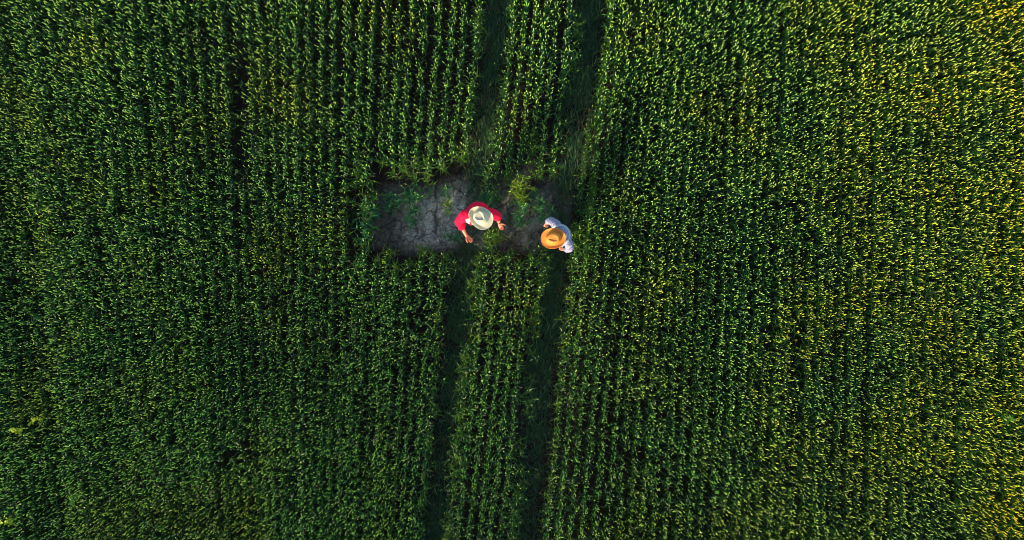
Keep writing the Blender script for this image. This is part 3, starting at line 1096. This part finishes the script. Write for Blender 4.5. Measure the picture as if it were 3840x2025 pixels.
# ---- woman in the striped shirt
def build_woman():
    Z = lambda u, v, z: at(1990 + u / 6.79, 780 + v / 6.79, z)
    up = Vector((0, 0, 1))
    sR, sL = Z(665, 425, 1.30), Z(965, 900, 1.30)
    L = (sL - sR); L.z = 0; L.normalize()
    Fw = L.cross(up)
    if Fw.x > 0: Fw = -Fw
    mid = (sR + sL) / 2
    pel = Vector((mid.x, mid.y, .90)) - Fw * .04
    hc = Z(590, 775, 1.47)
    neck = Vector((mid.x, mid.y, 1.35)) + Fw * .05
    root = empty('person', (pel.x, pel.y, 0))
    tag(root, 'person in a blue and white striped shirt, white apron straps and an amber straw hat', 'person')
    eR, eL = Z(505, 320, 1.07), Z(1000, 1035, 1.06)
    wR, wL = Z(408, 355, .95), Z(880, 1075, .93)
    rows = [(pel - up * .05, .155, .110), (pel + up * .02, .165, .118), (pel.lerp(mid, .38), .130, .098), (pel.lerp(mid, .66) + Fw * .012, .150, .115),
            (pel.lerp(mid, .86) + Fw * .012, .160, .108), (mid + up * .005 + Fw * .01, .150, .088), (mid + up * .045 + Fw * .025, .088, .062), (mid + up * .07 + Fw * .04, .054, .052)]
    feet = [pel - L * .10 + Fw * .05, pel + L * .10 + Fw * .02]
    for f in feet: f.z = 0.0
    hf = Vector((-1, -.06, 0)).normalized()
    hup = (up + hf * .18).normalized()
    F = Flesh()
    F.loft(torso_rings(rows, L, Fw))
    F.limb([mid + up * .02 + Fw * .02, neck + up * .02 + Fw * .02, hc - hup * .05 - hf * .02], [.054, .050, .050], 1.0, Fw, 16)
    P, A = head(F, hc, hf, hup, .95)
    for s, e, w, q in ((sR, eR, wR, -1), (sL, eL, wL, 1)):
        F.limb([s - L * q * .03, s, s.lerp(e, .5), e], [.050, .048, .040, .036], 1.0, up, 14)
        F.limb([e, e.lerp(w, .3), e.lerp(w, .75), w], [.036, .036, .028, .024], 1.0, up, 14)
    dR = (Z(385, 420, .86) - wR)
    hand(F, wR, dR, L * 1.0 + up * -.2, 1 if dR.normalized().cross(L).dot(Fw + up) > 0 else -1, (.7, .75, .8, .85), .92, .05, .6)
    dL = (Z(790, 1045, .87) - wL)
    hand(F, wL, dL, -L * 1.0 + up * -.2, 1 if dL.normalized().cross(-L).dot(Fw + up) > 0 else -1, (.6, .7, .75, .8), .92, .05, .6)
    legs(F, pel, L, Fw, feet)
    link('body', F.melt('body', .0038, 3), M_skin_w, root)
    eyes(root, P, A)
    hair_cap(root, P, A, M_hair_w, -.05, True)
    S = Flesh()
    S.loft(torso_rings(rows[:-1], L, Fw, .022))
    for s, e, w, q in ((sR, eR, wR, -1), (sL, eL, wL, 1)):
        c = e.lerp(w, .82)
        S.limb([s - L * q * .05, s, s.lerp(e, .5), e, e.lerp(w, .45), c], [.068, .078, .076, .066, .058, .046], 1.0, up, 16)
    me = S.melt('shirt', .0065, 3, .006, 14)
    # stripes are woven along the cloth: down the back, across the yoke, along each sleeve
    st = np.zeros(len(me.vertices), np.float32)
    for i, v in enumerate(me.vertices):
        c = v.co
        x = c - mid
        la, lf = x.dot(L), x.dot(Fw)
        val = la if lf < -.055 or c.z < 1.26 else lf * 1.15 + .2 + .25 * abs(la) ** 1.5
        for s, e, w, q in ((sR, eR, wR, -1), (sL, eL, wL, 1)):
            if la * q > .155 or (c - e).length < .10 or (c - w).length < .2:
                ax = (e - s).normalized() if (c - s).length < (c - w).length else (w - e).normalized()
                o_ = s if (c - s).length < (c - w).length else e
                r = (c - o_) - ax * (c - o_).dot(ax)
                b1 = (Fw - ax * Fw.dot(ax)).normalized()
                b2 = ax.cross(b1)
                val = math.atan2(r.dot(b2), r.dot(b1)) * .07 + .6
        st[i] = val + 2.0
    me.attributes.new('stripe', 'FLOAT', 'POINT').data.foreach_set('value', st)
    link('shirt', me, M_stripe, root)
    # apron straps laid over the shoulders, meeting on the back, and the bib in front
    bm = bmesh.new(); bm.from_mesh(me); bvh = BVHTree.FromBMesh(bm); bm.free()
    bm = bmesh.new()
    def on_cloth(p, off):
        h = bvh.ray_cast(Vector((p.x, p.y, 2.5)), Vector((0, 0, -1)))
        return (h[0].z if h[0] else 1.2) + off
    def ribbon(px, wid, z=1.32):
        pts = [Z(a, b, z) for a, b in px]
        dense = []
        for i in range(len(pts) - 1):
            for t in np.linspace(0, 1, 8, endpoint=False):
                p0, p1, p2, p3 = pts[max(i - 1, 0)], pts[i], pts[i + 1], pts[min(i + 2, len(pts) - 1)]
                dense.append(.5 * ((2 * p1) + (p2 - p0) * t + (2 * p0 - 5 * p1 + 4 * p2 - p3) * t * t + (-p0 + 3 * p1 - 3 * p2 + p3) * t ** 3))
        dense.append(pts[-1])
        prev = None
        for i, p in enumerate(dense):
            d = dense[min(i + 1, len(dense) - 1)] - dense[max(i - 1, 0)]
            d.z = 0; d.normalize()
            sd = Vector((-d.y, d.x, 0)) * wid
            zc = on_cloth(p, .007)
            cur = []
            for k in (-1, -.5, 0, .5, 1):
                q = p + sd * k
                q.z = max(on_cloth(q, .007), zc - .012)
                cur.append(bm.verts.new(q))
            if prev:
                for k in range(4):
                    bm.faces.new((prev[k], prev[k + 1], cur[k + 1], cur[k]))
            prev = cur
    ribbon([(520, 560), (560, 500), (660, 462), (790, 440), (880, 470), (945, 535)], .0165)
    ribbon([(800, 985), (850, 930), (930, 850), (985, 740), (990, 640), (955, 545)], .0165)
    sm = bpy.data.meshes.new('apron_strap'); bm.to_mesh(sm); bm.free()
    so = link('apron_strap', sm, M_strap, root)
    md = so.modifiers.new('thickness', 'SOLIDIFY'); md.thickness = .004; md.offset = 1
    Bf = Flesh()
    Bf.loft(torso_rings([(pel - up * .42, .19, .15)] + rows[:5], L, Fw, .034))
    def back(c):
        x = c - mid
        lim = .11 if c.z > 1.08 else .19
        return x.dot(Fw) < .035 or abs(x.dot(L)) > lim or c.z > 1.30 or c.z < .5
    ap = link('apron', Bf.melt('apron', .009, 3, .005, 11, back), M_white, root)
    md = ap.modifiers.new('thickness', 'SOLIDIFY'); md.thickness = .004
    T = Flesh()
    T.loft(torso_rings(rows[:3], L, Fw, .012))
    legs(T, pel, L, Fw, feet, .014, False)
    link('trousers', T.melt('trousers', .009, 3, .005, 10, lambda c: c.z < .05), M_tan, root)
    boots(root, feet, Fw, M_boot)
    hat(root, hc + hup * .058, hf, hup, .212, .170, .132, .104, .108, M_hat_w, .016, .022, .012, .015, .4, .76, .0, .5, .22)


build_man()
build_woman()
